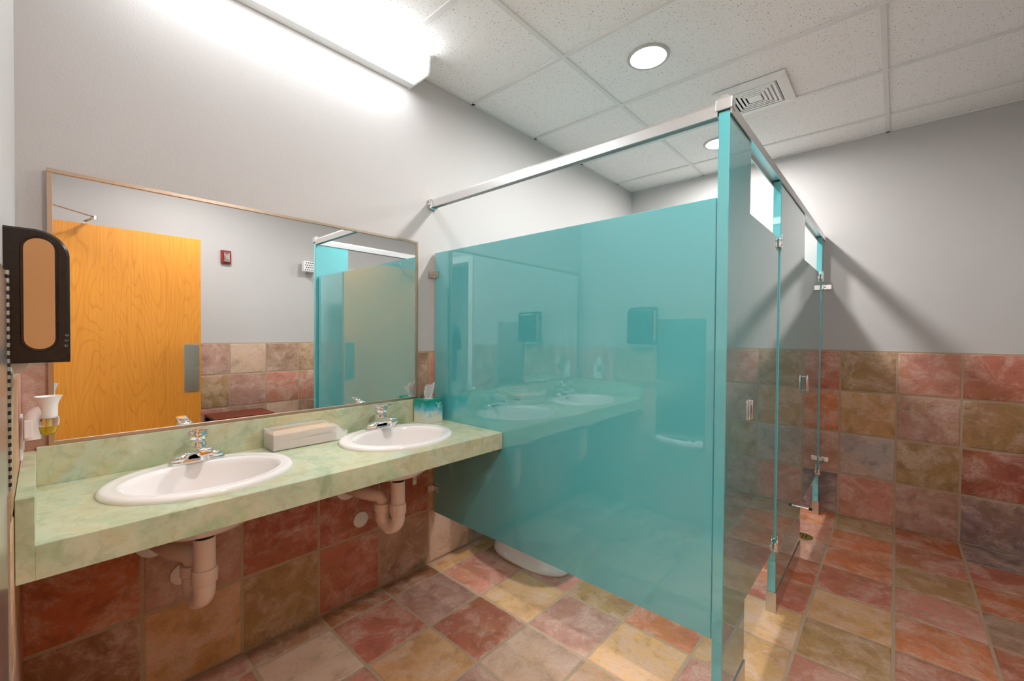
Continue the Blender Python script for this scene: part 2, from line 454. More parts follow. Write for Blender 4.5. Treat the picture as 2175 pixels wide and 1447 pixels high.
# left wall with the doorway the camera stands in
DY0, DY1, DZ = -.385, .545, 2.085
bm = bmesh.new()
bx(bm, XL-.13, XL, DY1, YA, -.06, ZC+.1); bx(bm, XL-.13, XL, YD, DY0, -.06, ZC+.1); bx(bm, XL-.13, XL, DY0, DY1, DZ, ZC+.1)
wall_left = struct('wall_left', bm, 'paint')
child_loop('grout_bed', bx(bx(bx(box(XL-.002, XL+.0058, DY1+.06, .955, 0, TT+.004), XL-.002, XL+.0058, 1.305, YA, 0, TT+.004), XL-.002, XL+.0058, .955, 1.305, 0, .505), XL-.002, XL+.0058, YD, DY0-.06, 0, TT+.004), 'grout', wall_left)
ll = [DY1+.06, .955, 1.305, 1.652, YA]
wall_tiles(wall_left, 'y', ll, XL+.008, (PI/2, 0, PI/2), rows, {(3,r): c for r, c in enumerate(['brown','rust','mauve','pink'])}, skip=lambda m, z: .955 < m < 1.305 and z > .4)
wall_tiles(wall_left, 'y', [YD+.01, DY0-.06], XL+.008, (PI/2, 0, PI/2), rows, {})
# door frame
bm = bmesh.new()
for y0, y1 in ((DY0-.05, DY0+.012), (DY1-.012, DY1+.05)): bx(bm, XL-.145, XL+.014, y0, y1, 0, DZ-.0125)
bx(bm, XL-.145, XL+.014, DY0-.05, DY1+.05, DZ-.012, DZ+.05)
struct('trim_1', bm, 'metalwhite')
# corridor outside the doorway
struct('floor_corridor', box(-1.75, XL, -1.9, 2.3, -.06, -.001), 'grout')
struct('ceiling_corridor', box(-1.75, XL-.13, -1.9, 2.3, 2.5, 2.6), 'paint')
bm = bmesh.new(); bx(bm, -1.87, -1.75, -1.9, 2.3, -.06, 2.6); bx(bm, -1.87, XL-.13, 2.3, 2.4, -.06, 2.6); bx(bm, -1.87, XL-.13, -2.0, -1.9, -.06, 2.6)
bx(bm, XL-.14, XL-.12, -1.9, YD-.12, -.06, 2.6); bx(bm, XL-.14, XL-.12, YA+.12, 2.3, -.06, 2.6)
struct('wall_corridor', bm, 'paint')

# ------------------------------------------------------------------ ceiling: slab, lay-in panels, tee grid
ceiling = struct('ceiling', box(XL-.13, XR+.12, YD-.12, YA+.12, ZC+.03, ZC+.1), 'paint')
gx = [XL, .57, 1.18, 1.79, 2.40, 3.01, 3.62, XR]; gy = [YD, .06, 1.28, YA]
for i in range(len(gx)-1):
    for j in range(len(gy)-1):
        child_loop('ceiling_tile', box(gx[i]+.002, gx[i+1]-.002, gy[j]+.002, gy[j+1]-.002, ZC+.003, ZC+.018), 'ctile', ceiling)
def tee(x0, x1, y0, y1): child_loop('grid_bar', box(x0, x1, y0, y1, ZC-.004, ZC+.02, .0012, 1), 'cgrid', ceiling)
for x in gx[1:-1]: tee(x-.012, x+.012, YD, YA)
for y in gy[1:-1]:
    for i in range(len(gx)-1):
        tee(gx[i]+(.012 if i else 0), gx[i+1]-(.012 if i < len(gx)-2 else 0), y-.012, y+.012)
for a in ((XL, XR, YA-.02, YA), (XL, XR, YD, YD+.02), (XL, XL+.02, YD+.02, YA-.02), (XR-.02, XR, YD+.02, YA-.02)): tee(*a)

# ------------------------------------------------------------------ toilet partition
FY0, FY1 = .402, .436          # pilaster thickness
part = thing('toilet_partition', 'glossy teal toilet stall partition with aluminium headrail', 'partition', (1.6, .42, 0))
def pp(name, bm, mat, label=None, auto=None, parent=part):
    o = obj(name, bm, mat, None, auto=auto)
    o.data.transform(Matrix.Translation(-Vector(part.location))); o.parent = parent
    if label: o['label'] = label
    return o
pp('side_panel', box(1.495, 1.520, .443, 1.942, .290, 1.763, .002, 1), 'teal', 'wide glossy teal side panel beside the sinks')
pp('divider_panel', box(2.642, 2.667, .443, 1.942, .290, 1.763, .002, 1), 'teal')
def pilaster(x0, x1, shoe=True):
    p = pp('pilaster', box(x0, x1, FY0, FY1, .012, 2.030, .002, 1), 'teal')
    if shoe:
        bm = bmesh.new(); x0 -= .004; x1 += .004
        bx(bm, x0, x1, FY0-.004, FY0-.0005, 0, .098); bx(bm, x0, x1, FY1+.0005, FY1+.004, 0, .098)
        bx(bm, x0, x0+.0035, FY0-.0005, FY1+.0005, 0, .098); bx(bm, x1-.0035, x1, FY0-.0005, FY1+.0005, 0, .098)
        pp('shoe', bm, 'stainless', 'stainless steel floor shoe', parent=p)
    return p
pilaster(1.474, 1.747); pilaster(2.308, 3.000); pilaster(3.802, 3.906)
# headrails: anti-grip profile
def rail_profile(c0, c1, zb=2.016, zt=2.066):
    m = (c0+c1)/2
    return [(c0, zb), (c0, zt-.014), (c0+.006, zt-.004), (m, zt), (c1-.006, zt-.004), (c1, zt-.014), (c1, zb), (c1-.004, zb), (c1-.004, zb+.018), (c0+.004, zb+.018), (c0+.004, zb)]
bm = bmesh.new(); prism(bm, rail_profile(1.470, 1.504), 'y', .438, 1.952); pp('headrail', bm, 'alu', 'aluminium headrail running from mirror wall to corner post')
bm = bmesh.new(); prism(bm, rail_profile(FY0-.006, FY1+.006), 'x', 1.472, 3.915); pp('headrail', bm, 'alu', 'aluminium headrail above the stall doors')
bm = bmesh.new(); bx(bm, 1.4665, 1.5075, .3935, .4445, 2.032, 2.067, .003); ring_loft(bm, [[(1.469,.396,2.067),(1.505,.396,2.067),(1.505,.442,2.067),(1.469,.442,2.067)],[(1.480,.412,2.084),(1.496,.412,2.084),(1.496,.428,2.084),(1.480,.428,2.084)]])
pp('corner_cap', bm, 'alu', 'pointed metal corner cap')
bm = bmesh.new(); bx(bm, 1.460, 1.512, 1.940, 1.956, 2.008, 2.060, .003); lathe(bm, [(.006, 1.462), (.006, 1.452), (.003, 1.449)], (0, 1.946, 2.03), 'x', 12)
pp('wall_bracket', bm, 'chrome')
# panel to wall brackets
for z in (1.640, .425):
    bm = bmesh.new(); bx(bm, 1.487, 1.4945, 1.905, 1.956, z-.019, z+.019, .002); bx(bm, 1.462, 1.489, 1.949, 1.954, z-.019, z+.019, .001)
    lathe(bm, [(.005, 1.487), (.005, 1.484), (.002, 1.482)], (0, 1.921, z), 'x', 10)
    pp('wall_bracket', bm, 'stainless')
bm = bmesh.new(); bx(bm, 1.500, 1.516, 1.9425, 1.9515, .29, 1.763); pp('edge_channel', bm, 'alu', 'thin aluminium wall channel')
# pilaster to far wall brackets
for z in (1.674, .392):
    bm = bmesh.new(); bx(bm, 3.874, 3.9095, .397, .4018, z-.017, z+.017, .001); bx(bm, 3.9065, 3.912, .355, .4015, z-.017, z+.017, .001)
    bx(bm, 3.872, 3.885, .396, .4, z-.006, z+.006)
    lathe(bm, [(.0045, .397), (.0045, .393), (.001, .392)], (3.888, 0, z), 'y', 10)
    pp('wall_bracket', bm, 'chrome')

def stall_door(name, label, x0, x1, hinge_x, latch_x, pull):
    root = thing(name, label, 'door', (x0, .42, .31))
    def dp(n, bm, mat, lab=None, auto=None):
        o = obj(n, bm, mat, None, auto=auto); o.data.transform(Matrix.Translation(-Vector(root.location))); o.parent = root
        if lab: o['label'] = lab
        return o
    dp('panel', box(x0, x1, .4075, .4315, .310, 1.763, .002, 1), 'teal')
    for z, top in ((1.735, True), (.325, False)):
        bm = bmesh.new(); s = 1 if hinge_x > (x0+x1)/2 else -1
        bx(bm, hinge_x-.034*s if s > 0 else hinge_x+.006, hinge_x-.006*s if s > 0 else hinge_x+.034, .3955, .407, z-.02, z+.02, .003)
        bx(bm, hinge_x-.030, hinge_x-.010, .392, .396, z-.008, z+.008)
        lathe(bm, [(.006, z-.03), (.006, z+.03)], (hinge_x, .3965, 0), 'z', 12)
        lathe(bm, [(.0035, z+.03), (.0035, z+.045)], (hinge_x, .3965, 0), 'z', 8)
        dp('hinge', bm, 'chrome', 'chrome pivot hinge', 40)
    if not pull:
        bm = bmesh.new(); z = 1.03
        bx(bm, latch_x-.022, latch_x+.022, .4005, .407, z-.038, z+.038, .003); bx(bm, latch_x-.020, latch_x-.008, .394, .401, z-.036, z+.036, .002)
        bx(bm, latch_x+.006, latch_x+.020, .392, .401, z-.036, z+.036, .002)
        for dz in (-.02, .02): lathe(bm, [(.005, .401), (.005, .397), (.002, .395)], (latch_x-.001, 0, z+dz), 'y', 10)
        dp('latch', bm, 'chrome', 'chrome latch plate', 40)
    else:
        bm = bmesh.new(); z = 1.022; pts = []
        for i in range(25):
            a = 2*PI*i/24; pts.append((latch_x+.017*math.cos(a), .386, z+.050*math.sin(a)*(1 if abs(math.sin(a)) < .8 else 1)))
        sweep(bm, pts, .0062, 10, False)
        for dz in (-.042, .042): lathe(bm, [(.006, .407), (.006, .386)], (latch_x, 0, z+dz), 'y', 10)
        dp('pull_handle', bm, 'chrome', 'oval chrome pull handle', 40)
        bm = bmesh.new(); z = .318
        lathe(bm, [(.006, .485), (.006, .36)], (x0+.012-.022, 0, z-.02), 'y', 12); lathe(bm, [(.014, .425), (.014, .421)], (x0-.010, 0, z-.02), 'y', 16)
        b = dp('bumper_rod', bm, 'chrome', 'chrome door stop rod', 40)
        for y0, y1 in ((.36, .345), (.485, .5)):
            bm = bmesh.new(); lathe(bm, [(.0072, y0), (.0072, y1)], (x0-.010, 0, z-.02), 'y', 12)
            t = obj('rubber_tip', bm, 'rubber'); t.data.transform(Matrix.Translation(-Vector(root.location))); t.parent = b
    return root
stall_door('stall_door', 'glossy teal stall door nearest the sinks, with chrome latch plate', 1.755, 2.300, 2.304, 1.775, False)
stall_door('stall_door', 'glossy teal stall door by the far tiled wall, with oval pull handle', 3.010, 3.792, 3.797, 3.050, True)

# ------------------------------------------------------------------ vanity countertop
SINKS = (.360, 1.090); SY = 1.680; SA, SB = .260, .220
CY0, CZ, CZB = 1.405, .831, .753
ct = thing('vanity_countertop', 'green mottled laminate vanity countertop with two sinks', 'countertop', (.7, 1.7, CZB))
def cp(n, bm, mat='laminate', lab=None, auto=None):
    o = obj(n, bm, mat, None, auto=auto); o.data.transform(Matrix.Translation(-Vector(ct.location))); o.parent = ct
    if lab: o['label'] = lab
    return o
def counter_top():
    bm = bmesh.new(); xs = [-.012, .725, 1.493]; y0, y1 = CY0, 1.952; N = 64
    for k, (x0, x1) in enumerate(zip(xs, xs[1:])):
        cx, cy, a, b = SINKS[k], SY, SA-.02, SB-.02
        inner, outer = [], []
        for z in (CZ, CZ-.03):
            ri, ro = [], []
            for i in range(N):
                t = 2*PI*i/N; dx, dy = a*math.cos(t), b*math.sin(t)
                ri.append(bm.verts.new((cx+dx, cy+dy, z)))
                s = min(((x1-cx) if dx > 0 else (cx-x0))/abs(dx) if abs(dx) > 1e-6 else 1e9, ((y1-cy) if dy > 0 else (cy-y0))/abs(dy) if abs(dy) > 1e-6 else 1e9)
                ro.append(bm.verts.new((cx+dx*s, cy+dy*s, z)))
            inner.append(ri); outer.append(ro)
        corners = [(x1, y1), (x0, y1), (x0, y0), (x1, y0)]
        for lv, z in ((0, CZ), (1, CZ-.03)):
            for i in range(N):
                j = (i+1) % N; A, B = outer[lv][i], outer[lv][j]
                q = [inner[lv][i], A]
                if abs(A.co.x-B.co.x) > 1e-5 and abs(A.co.y-B.co.y) > 1e-5:
                    c = min(corners, key=lambda p: (p[0]-(A.co.x+B.co.x)/2)**2+(p[1]-(A.co.y+B.co.y)/2)**2)
                    q.append(bm.verts.new((c[0], c[1], z)))
                q += [B, inner[lv][j]]
                bm.faces.new(q)
        for i in range(N):
            j = (i+1) % N; bm.faces.new((inner[0][i], inner[0][j], inner[1][j], inner[1][i]))
    bmesh.ops.remove_doubles(bm, verts=bm.verts, dist=1e-5)
    return bm
cp('top', counter_top())
cp('front_apron', box(-.012, 1.493, CY0-.001, CY0+.019, CZB, CZ-.0003, .0008, 1))
cp('backsplash', box(-.012, 1.487, 1.934, 1.9515, CZ, .951, .001, 1))
cp('side_splash', box(XL+.009, -.012, CY0-.001, 1.9515, CZB, .940, .001, 1))

# ------------------------------------------------------------------ sinks
def make_sink():
    bm = bmesh.new(); N = 72
    prof = [  # scale a, scale b, y shift, z
        (1.0, 1.0, 0, -.001), (1.003, 1.003, 0, .004), (.995, .994, 0, .010), (.975, .97, 0, .0145), (.95, .94, -.001, .0165), (.90, .88, -.006, .0165),
        (.86, .80, -.014, .0150), (.845, .775, -.018, .0165), (.825, .745, -.021, .0155), (.805, .715, -.022, .010), (.79, .70, -.022, -.004), (.77, .675, -.022, -.03),
        (.72, .62, -.02, -.07), (.62, .53, -.016, -.105), (.46, .40, -.01, -.128), (.26, .24, -.004, -.138), (.10, .118, 0, -.141)]
    rings = []
    for a, b, dy, z in prof:
        rings.append([(SA*a*math.cos(2*PI*i/N), SB*b*math.sin(2*PI*i/N)+dy, z) for i in range(N)])
    under = [(.10, .118, 0, -.178), (.32, .30, -.004, -.175), (.46, .41, -.01, -.163), (.62, .54, -.016, -.130), (.73, .64, -.02, -.080), (.80, .72, -.022, -.03), (.88, .86, -.01, -.002)]
    for a, b, dy, z in under:
        rings.append([(SA*a*math.cos(2*PI*i/N), SB*b*math.sin(2*PI*i/N)+dy, z) for i in range(N)])
    ring_loft(bm, rings, cap0=False, cap1=False)
    return bm
def sink(x, label):
    s = thing('sink', label, 'sink', (x, SY, CZ), group='oval drop-in sinks')
    obj('basin', make_sink(), 'porcelain', s, smooth=True)
    bm = bmesh.new(); lathe(bm, [(.027, -.1405), (.027, -.138), (.022, -.1385), (.020, -.143), (.004, -.143)], (0, 0, 0), 'z', 24); obj('drain', bm, 'chrome', s, auto=40)
    bm = bmesh.new(); lathe(bm, [(.006, 0), (.006, .002)], (.0, 0, 0), 'y', 12)
    return s
sink(SINKS[0], 'white oval drop-in sink nearest the black dispenser')
sink(SINKS[1], 'white oval drop-in sink beside the tissue box and teal panel')

# ------------------------------------------------------------------ faucets
def make_faucet(loc, label):
    f = thing('faucet', label, 'faucet', loc, group='single-lever chrome faucets')
    # base deck: stadium plate
    bm = bmesh.new(); rings = []; N = 48
    for sc, z in ((1.0, 0), (1.0, .008), (.96, .012), (.86, .0135)):
        r = []
        for i in range(N):
            t = 2*PI*i/N; c, s = math.cos(t), math.sin(t)
            r.append((.082*sc*math.copysign(abs(c)**.75, c), .027*sc*math.copysign(abs(s)**.8, s), z))
        rings.append(r)
    ring_loft(bm, rings); obj('base_plate', bm, 'chrome', f, auto=40)
    # side pods, slanted tops
    for sgn in (-1, 1):
        bm = bmesh.new(); rings = []
        for k, (sc, zl, zh) in enumerate(((1, .010, .010), (1, .014, .026), (.95, .018, .036), (.8, .021, .041), (.45, .0225, .043), (.05, .023, .0435))):
            r = []
            for i in range(28):
                t = 2*PI*i/28; lx, ly = .029*sc*math.cos(t), .0245*sc*math.sin(t)
                inn = (-lx/.029+1)/2                      # 1 towards the centre
                r.append((sgn*(.050+lx), ly, zl + (zh-zl)*inn*.75))
            rings.append(r)
        ring_loft(bm, rings); obj('side_pod', bm, 'chrome', f, smooth=True)
    # spout: saddle rising and reaching over the bowl
    bm = bmesh.new(); rings = []
    path = [((0, .026, .012), .030, .008), ((0, .016, .024), .034, .018), ((0, -.005, .034), .033, .022), ((0, -.03, .042), .029, .018), ((0, -.06, .048), .025, .0145), ((0, -.09, .051), .0225, .0135), ((0, -.110, .051), .022, .014), ((0, -.116, .050), .018, .010)]
    for (px, py, pz), hw, hh in path:
        r = []
        for i in range(24):
            t = 2*PI*i/24; c, s = math.cos(t), math.sin(t)
            r.append((px+hw*math.copysign(abs(c)**.55, c), py, pz+hh*math.copysign(abs(s)**.6, s)))
        rings.append(r)
    ring_loft(bm, rings); obj('spout', bm, 'chrome', f, auto=50)
    bm = bmesh.new(); lathe(bm, [(.0125, .040), (.0125, .024), (.009, .024)], (0, -.098, 0), 'z', 20); obj('aerator', bm, 'chrome', f, auto=40)
    bm = bmesh.new(); lathe(bm, [(.0285, .03), (.0280, .056), (.0270, .067), (.0225, .069), (.0225, .073)], (0, .002, 0), 'z', 32); obj('collar', bm, 'chrome', f, auto=40)
    # handle: dome and lever
    bm = bmesh.new(); lathe(bm, [(.0235, .072), (.0295, .081), (.0300, .092), (.0275, .103), (.020, .111), (.010, .1145), (.001, .115)], (0, .002, 0), 'z', 32)
    h = obj('handle', bm, 'chrome', f, smooth=True)
    bm = bmesh.new(); rings = []
    for y, z, hw, hh in ((.006, .101, .020, .009), (-.016, .109, .019, .0085), (-.036, .114, .0170, .0065), (-.054, .1175, .018, .005), (-.070, .1205, .018, .0042), (-.077, .1215, .013, .0024)):
        rings.append([(hw*math.copysign(abs(math.cos(2*PI*i/20))**.6, math.cos(2*PI*i/20)), y, z+hh*math.sin(2*PI*i/20)) for i in range(20)])
    ring_loft(bm, rings); obj('lever', bm, 'chrome', h, auto=50)
    return f
make_faucet((.372, 1.846, CZ+.0165), 'chrome single-lever faucet on the sink nearest the black dispenser')
make_faucet((1.105, 1.850, CZ+.0165), 'chrome single-lever faucet on the sink beside the tissue box')

# ------------------------------------------------------------------ drain traps under the counter
def make_trap(x, label, ang):
    t = thing('drain_trap', label, 'pipe', (x, SY, .315), group='cream plastic drain traps')
    ca, sa = math.cos(ang), math.sin(ang)
    def pt(d, z): return (ca*d, sa*d, z)
    z0 = -.30
    bm = bmesh.new(); lathe(bm, [(.0235, .337), (.0235, .333), (.029, .333), (.029, .316), (.0225, .316), (.0225, .310)], n=24); obj('tailpiece_nut', bm, 'darkmetal', t, auto=40)
    bm = bmesh.new(); lathe(bm, [(.031, .317), (.032, .18)], n=28); obj('tailpiece', bm, 'pvc', t, auto=40)
    bm = bmesh.new(); lathe(bm, [(.036, .215), (.037, .210), (.037, .170), (.033, .165)], n=28); obj('coupling', bm, 'pvc', t, auto=40)
    # U bend then up and back to the wall
    r = .043; pts = [pt(0, .17), pt(0, .145)] + arc(pt(r, .145), (-ca, -sa, 0), (0, 0, -1), r, 0, PI, 14) + [pt(2*r, .16), pt(2*r, .20)]
    bm = bmesh.new(); sweep(bm, pts, .031, 20); obj('u_bend', bm, 'pvc', t, smooth=True)
    bm = bmesh.new(); lathe(bm, [(.027, .098), (.027, .078), (.022, .074)], pt(r, 0), n=20); obj('cleanout_plug', bm, 'pvc', t, auto=40)
    bm = bmesh.new(); lathe(bm, [(.036, .205), (.036, .17), (.032, .166)], pt(2*r, 0), n=24); obj('coupling', bm, 'pvc', t, auto=40)
    top = Vector(pt(2*r, .20)); end = Vector((2*r*ca-.075, 1.9515-SY, .245))
    p2 = [top, Vector(pt(2*r, .215)), Vector(pt(2*r, .228)) + Vector((-.008, .008, .004)), Vector((2*r*ca-.022, 2*r*sa+.025, .238)), Vector((2*r*ca-.048, 2*r*sa+.07, .242)), end]
    bm = bmesh.new(); sweep(bm, p2, .027, 18); obj('trap_arm', bm, 'pvc', t, smooth=True)
    bm = bmesh.new(); c = (end.x, 0, end.z); lathe(bm, [(.055, 1.9515-SY), (.055, 1.946-SY), (.045, 1.941-SY), (.028, 1.939-SY)], c, 'y', 28); obj('wall_flange', bm, 'white', t, auto=40)
    return t
make_trap(.356, 'cream drain trap under the sink nearest the dispenser', math.radians(100))
make_trap(1.090, 'cream drain trap under the sink beside the teal panel', math.radians(112))

def wall_disc(name, x, z, r, mat, label):
    bm = bmesh.new(); lathe(bm, [(r, 1.9515), (r, 1.946), (r*.9, 1.943), (r*.2, 1.9425)], (x, 0, z), 'y', 28)
    o = obj(name, bm, mat, None, auto=40); rebase(o, (x, 1.9515, z)); tag(o, label, 'cover plate')
    bm = bmesh.new(); lathe(bm, [(r*.22, 1.9425), (r*.2, 1.940), (r*.05, 1.9395)], (x, 0, z), 'y', 14)
    s = obj('screw', bm, 'stainless', None, auto=40); s.data.transform(Matrix.Translation(-Vector((x, 1.9515, z)))); s.parent = o
wall_disc('cleanout_cover', 1.053, .386, .038, 'white', 'round white cleanout cover on red tile beside the right-hand trap')
wall_disc('cleanout_cover', .346, .410, .038, 'pvc', 'round cream cleanout cover on tile behind the left-hand trap')
bm = bmesh.new(); bx(bm, 1.357, 1.381, 1.947, 1.9512, .475, .545, .004)
o = obj('mounting_tab', bm, 'metalwhite'); rebase(o, (1.369, 1.951, .475)); tag(o, 'small white metal tab screwed to the tile under the counter corner', 'bracket')
bm = bmesh.new(); lathe(bm, [(.005, 1.947), (.004, 1.944)], (1.369, 0, .507), 'y', 12); s = obj('screw', bm, 'stainless'); s.data.transform(Matrix.Translation(-Vector((1.369, 1.951, .475)))); s.parent = o

# ------------------------------------------------------------------ mirror
mz0, mz1, mx0, mx1, my = .9515, 1.809, .013, 1.381, 1.9505
mir = thing('wall_mirror', 'large rectangular wall mirror with slim bronze metal frame', 'mirror', (.7, my, mz0))
def mp(n, bm, mat):
    o = obj(n, bm, mat); o.data.transform(Matrix.Translation(-Vector(mir.location))); o.parent = mir; return o
mp('glass', box(mx0+.006, mx1-.006, my-.006, my, mz0+.006, mz1-.006), 'mirror')
fw = .0125
for x0, x1, z0, z1 in ((mx0, mx1, mz1-fw, mz1), (mx0, mx1, mz0, mz0+fw), (mx0, mx0+fw, mz0+fw, mz1-fw), (mx1-fw, mx1, mz0+fw, mz1-fw)):
    mp('frame_rail', box(x0, x1, my-.012, my, z0, z1, .001, 1), 'bronze')

# ------------------------------------------------------------------ fluorescent fixture above the mirror
lf = thing('wall_light', 'long white fluorescent light fixture above the mirror', 'light', (.72, 1.96, 2.62))
def lp(n, bm, mat, lab=None):
    o = obj(n, bm, mat); o.data.transform(Matrix.Translation(-Vector(lf.location))); o.parent = lf
    if lab: o['label'] = lab
    return o
x0, x1 = .115, 1.330
lp('housing', bx(box(x0, x1, 1.905, 1.9595, 2.622, 2.715, .002, 1), x0, x1, 1.80, 1.905, 2.706, 2.715), 'metalwhite')
bm = bmesh.new(); prism(bm, [(1.9045, 2.6205), (1.790, 2.6235), (1.778, 2.632), (1.776, 2.700), (1.782, 2.7055), (1.9045, 2.7055)], 'x', x0+.006, x1-.006); lp('lens', bm, 'tube', 'glowing white lens')
for a, b in ((x0-.004, x0+.006), (x1-.006, x1+.004)):
    bm = bmesh.new(); prism(bm, [(1.9595, 2.6195), (1.789, 2.6215), (1.7765, 2.631), (1.7745, 2.703), (1.780, 2.7155), (1.9595, 2.7155)], 'x', a, b); lp('end_cap', bm, 'metalwhite')

# ------------------------------------------------------------------ recessed downlights and vent
def downlight(x, y, label):
    d = thing('downlight', label, 'light', (x, y, ZC), group='round recessed downlights')
    bm = bmesh.new(); rings = []
    lathe(bm, [(.103, .004), (.103, -.003), (.098, -.0065), (.084, -.0055), (.076, .002)], n=40, cap0=False, cap1=False); obj('trim_ring', bm, plain('downlight_trim', srgb(190, 188, 184), .5), d, auto=50)
    bm = bmesh.new(); lathe(bm, [(.077, .0024), (.077, .0006), (.05, -.0002), (.001, -.0004)], n=40); obj('lens', bm, 'down', d, auto=40)
downlight(2.078, .955, 'round recessed downlight in the ceiling left of the square vent')
downlight(3.345, .985, 'round recessed downlight over the far stall, half hidden by the teal post')
downlight(.865, .10, 'added unseen downlight above the entrance, brightens the room')  # extra lamp, unseen, put in only to brighten the room
# unseen corridor light, added to raise the brightness
hl = thing('added_corridor_light', 'added unseen light panel in the corridor outside the doorway', 'light', (-.95, .05, 2.5))
obj('frame', bx(bx(bx(box(-.31, .31, .29, .31, -.012, 0), -.31, .31, -.31, -.29, -.012, 0), -.31, -.29, -.29, .29, -.012, 0), .29, .31, -.29, .29, -.012, 0), 'metalwhite', hl)
obj('lens', box(-.29, .29, -.29, .29, -.008, 0), 'hall_fill', hl)

v = thing('ceiling_vent', 'square white ceiling vent with concentric louvres above the stall post', 'vent', (2.825, .635, ZC))
bm = bmesh.new(); ro, ri = .180, .132
def sq(r, z): return [(-r, -r, z), (r, -r, z), (r, r, z), (-r, r, z)]
ring_loft(bm, [sq(ro, .0), sq(ro, -.012), sq(ri+.006, -.020), sq(ri, -.020), sq(ri, .0)], False, False); obj('frame', bm, 'metalwhite', v)
bm = bmesh.new(); bx(bm, -ri, ri, -ri, ri, -.002, .0015); obj('throat', bm, 'dark', v)
for r in (.118, .097, .076, .055):
    bm = bmesh.new(); ring_loft(bm, [sq(r, -.020), sq(r-.012, -.0205), sq(r-.006, -.005), sq(r+.006, -.005), sq(r, -.020)], False, False); obj('louvre', bm, 'metalwhite', v)
bm = bmesh.new(); bx(bm, -.036, .036, -.036, .036, -.0205, -.005, .002, 1); obj('centre_plate', bm, 'metalwhite', v)

# ------------------------------------------------------------------ toilet in the first stall
T = thing('toilet', 'white floor-mounted toilet seen under the teal side panel', 'toilet', (1.915, 1.56, 0))
def oval(cx, hw, yf, yb, z, n=40, sq_=.85):
    cy, hl = (yf+yb)/2, (yb-yf)/2; r = []
    for i in range(n):
        t = 2*PI*i/n; c, s = math.cos(t), math.sin(t)
        r.append((cx+hw*math.copysign(abs(c)**sq_, c), cy+hl*math.copysign(abs(s)**sq_, s), z))
    return r
bm = bmesh.new()
ring_loft(bm, [oval(0, .125, -.255, .270, 0), oval(0, .127, -.257, .272, .012), oval(0, .118, -.245, .268, .03), oval(0, .100, -.20, .262, .07), oval(0, .098, -.18, .262, .14), oval(0, .118, -.22, .268, .20), oval(0, .155, -.28, .275, .27),
               oval(0, .178, -.32, .28, .34), oval(0, .182, -.33, .285, .375), oval(0, .176, -.322, .28, .385), oval(0, .13, -.27, .12, .384), oval(0, .11, -.24, .06, .30), oval(0, .06, -.12, .0, .22)])
obj('bowl', bm, 'porcelain', T, smooth=True)
bm = bmesh.new(); ring_loft(bm, [oval(0, .185, -.335, .10, .386), oval(0, .187, -.337, .10, .40), oval(0, .175, -.325, .095, .408)]); obj('seat_lid', bm, 'white', T, auto=40)
bm = bmesh.new(); bx(bm, -.21, .21, .20, .375, .39, .72, .02, 3); tk = obj('tank', bm, 'porcelain', T, auto=40)
bm = bmesh.new(); bx(bm, -.22, .22, .19, .385, .721, .75, .008, 2); obj('tank_lid', bm, 'porcelain', T, auto=40)
bm = bmesh.new(); bx(bm, -.19, -.13, .18, .199, .66, .68, .004); obj('flush_lever', bm, 'chrome', T)
for sx in (-1, 1):
    bm = bmesh.new(); lathe(bm, [(.014, .02), (.014, .034), (.010, .044), (.002, .047)], (sx*.118, .10, 0), n=16); obj('bolt_cap', bm, 'white', T, auto=50)

# floor drain
bm = bmesh.new(); lathe(bm, [(.055, -.001), (.055, .0025), (.050, .003), (.002, .003)], n=28); d = obj('floor_drain', bm, 'brass', None, auto=40); d.location = (3.33, .43, 0)
tag(d, 'small round brass floor drain under the far stall door', 'drain')
for i in (-1, 0, 1):
    bm = bmesh.new(); bx(bm, -.03, .03, i*.018-.004, i*.018+.004, .003, .0036); o = obj('slot', bm, 'dark', d)

# ------------------------------------------------------------------ counter items
# frosted tray with folded towels
tr = thing('plastic_tray', 'frosted clear plastic tray on the counter between the sinks', 'tray', (.757, 1.872, CZ))
L, Wd, Hh, th = .145, .052, .078, .0022
bm = bmesh.new()
bx(bm, -L, L, -Wd, Wd, .004, .004+th)
bx(bm, -L, -L+th, -Wd, Wd, .004+th, Hh)
# long sides swoop down to a low scooped front end
def side_poly():
    pts = [(-L+th, .0062), (L, .0062), (L+.012, .02), (L+.014, .040), (L+.002, .036), (L-.012, .045), (L-.020, .060), (L-.030, .073), (L-.045, Hh), (-L+th, Hh)]
    return pts
for y in (-Wd, Wd-th): prism(bm, side_poly(), 'y', y, y+th)
ring_loft(bm, [[(L, -Wd+th, .0062), (L, Wd-th, .0062), (L-th, Wd-th, .0062), (L-th, -Wd+th, .0062)], [(L+.012, -Wd+th, .02), (L+.012, Wd-th, .02), (L+.010, Wd-th, .02), (L+.010, -Wd+th, .02)], [(L+.020, -Wd+th, .038), (L+.020, Wd-th, .038), (L+.0178, Wd-th, .038), (L+.0178, -Wd+th, .038)]])
obj('tub', bm, 'frost', tr)
bm = bmesh.new()
for y in (-Wd-.002, Wd-.002): bx(bm, -L-.002, L-.045, y, y+.004, Hh, Hh+.003)
bx(bm, -L-.002, -L+.003, -Wd+.002, Wd-.002, Hh, Hh+.003); obj('rim', bm, 'frost', tr)
for sx in (-1, 1):
    for sy in (-1, 1):
        bm = bmesh.new(); lathe(bm, [(.006, 0), (.006, .0045)], (sx*(L-.012), sy*(Wd-.010), 0), n=12); obj('foot', bm, 'frost', tr)
tr.rotation_euler = (0, 0, 0)
st = thing('paper_towel_stack', 'stack of folded tan paper towels inside the frosted tray', 'paper towels', (.750, 1.872, CZ+.0065))
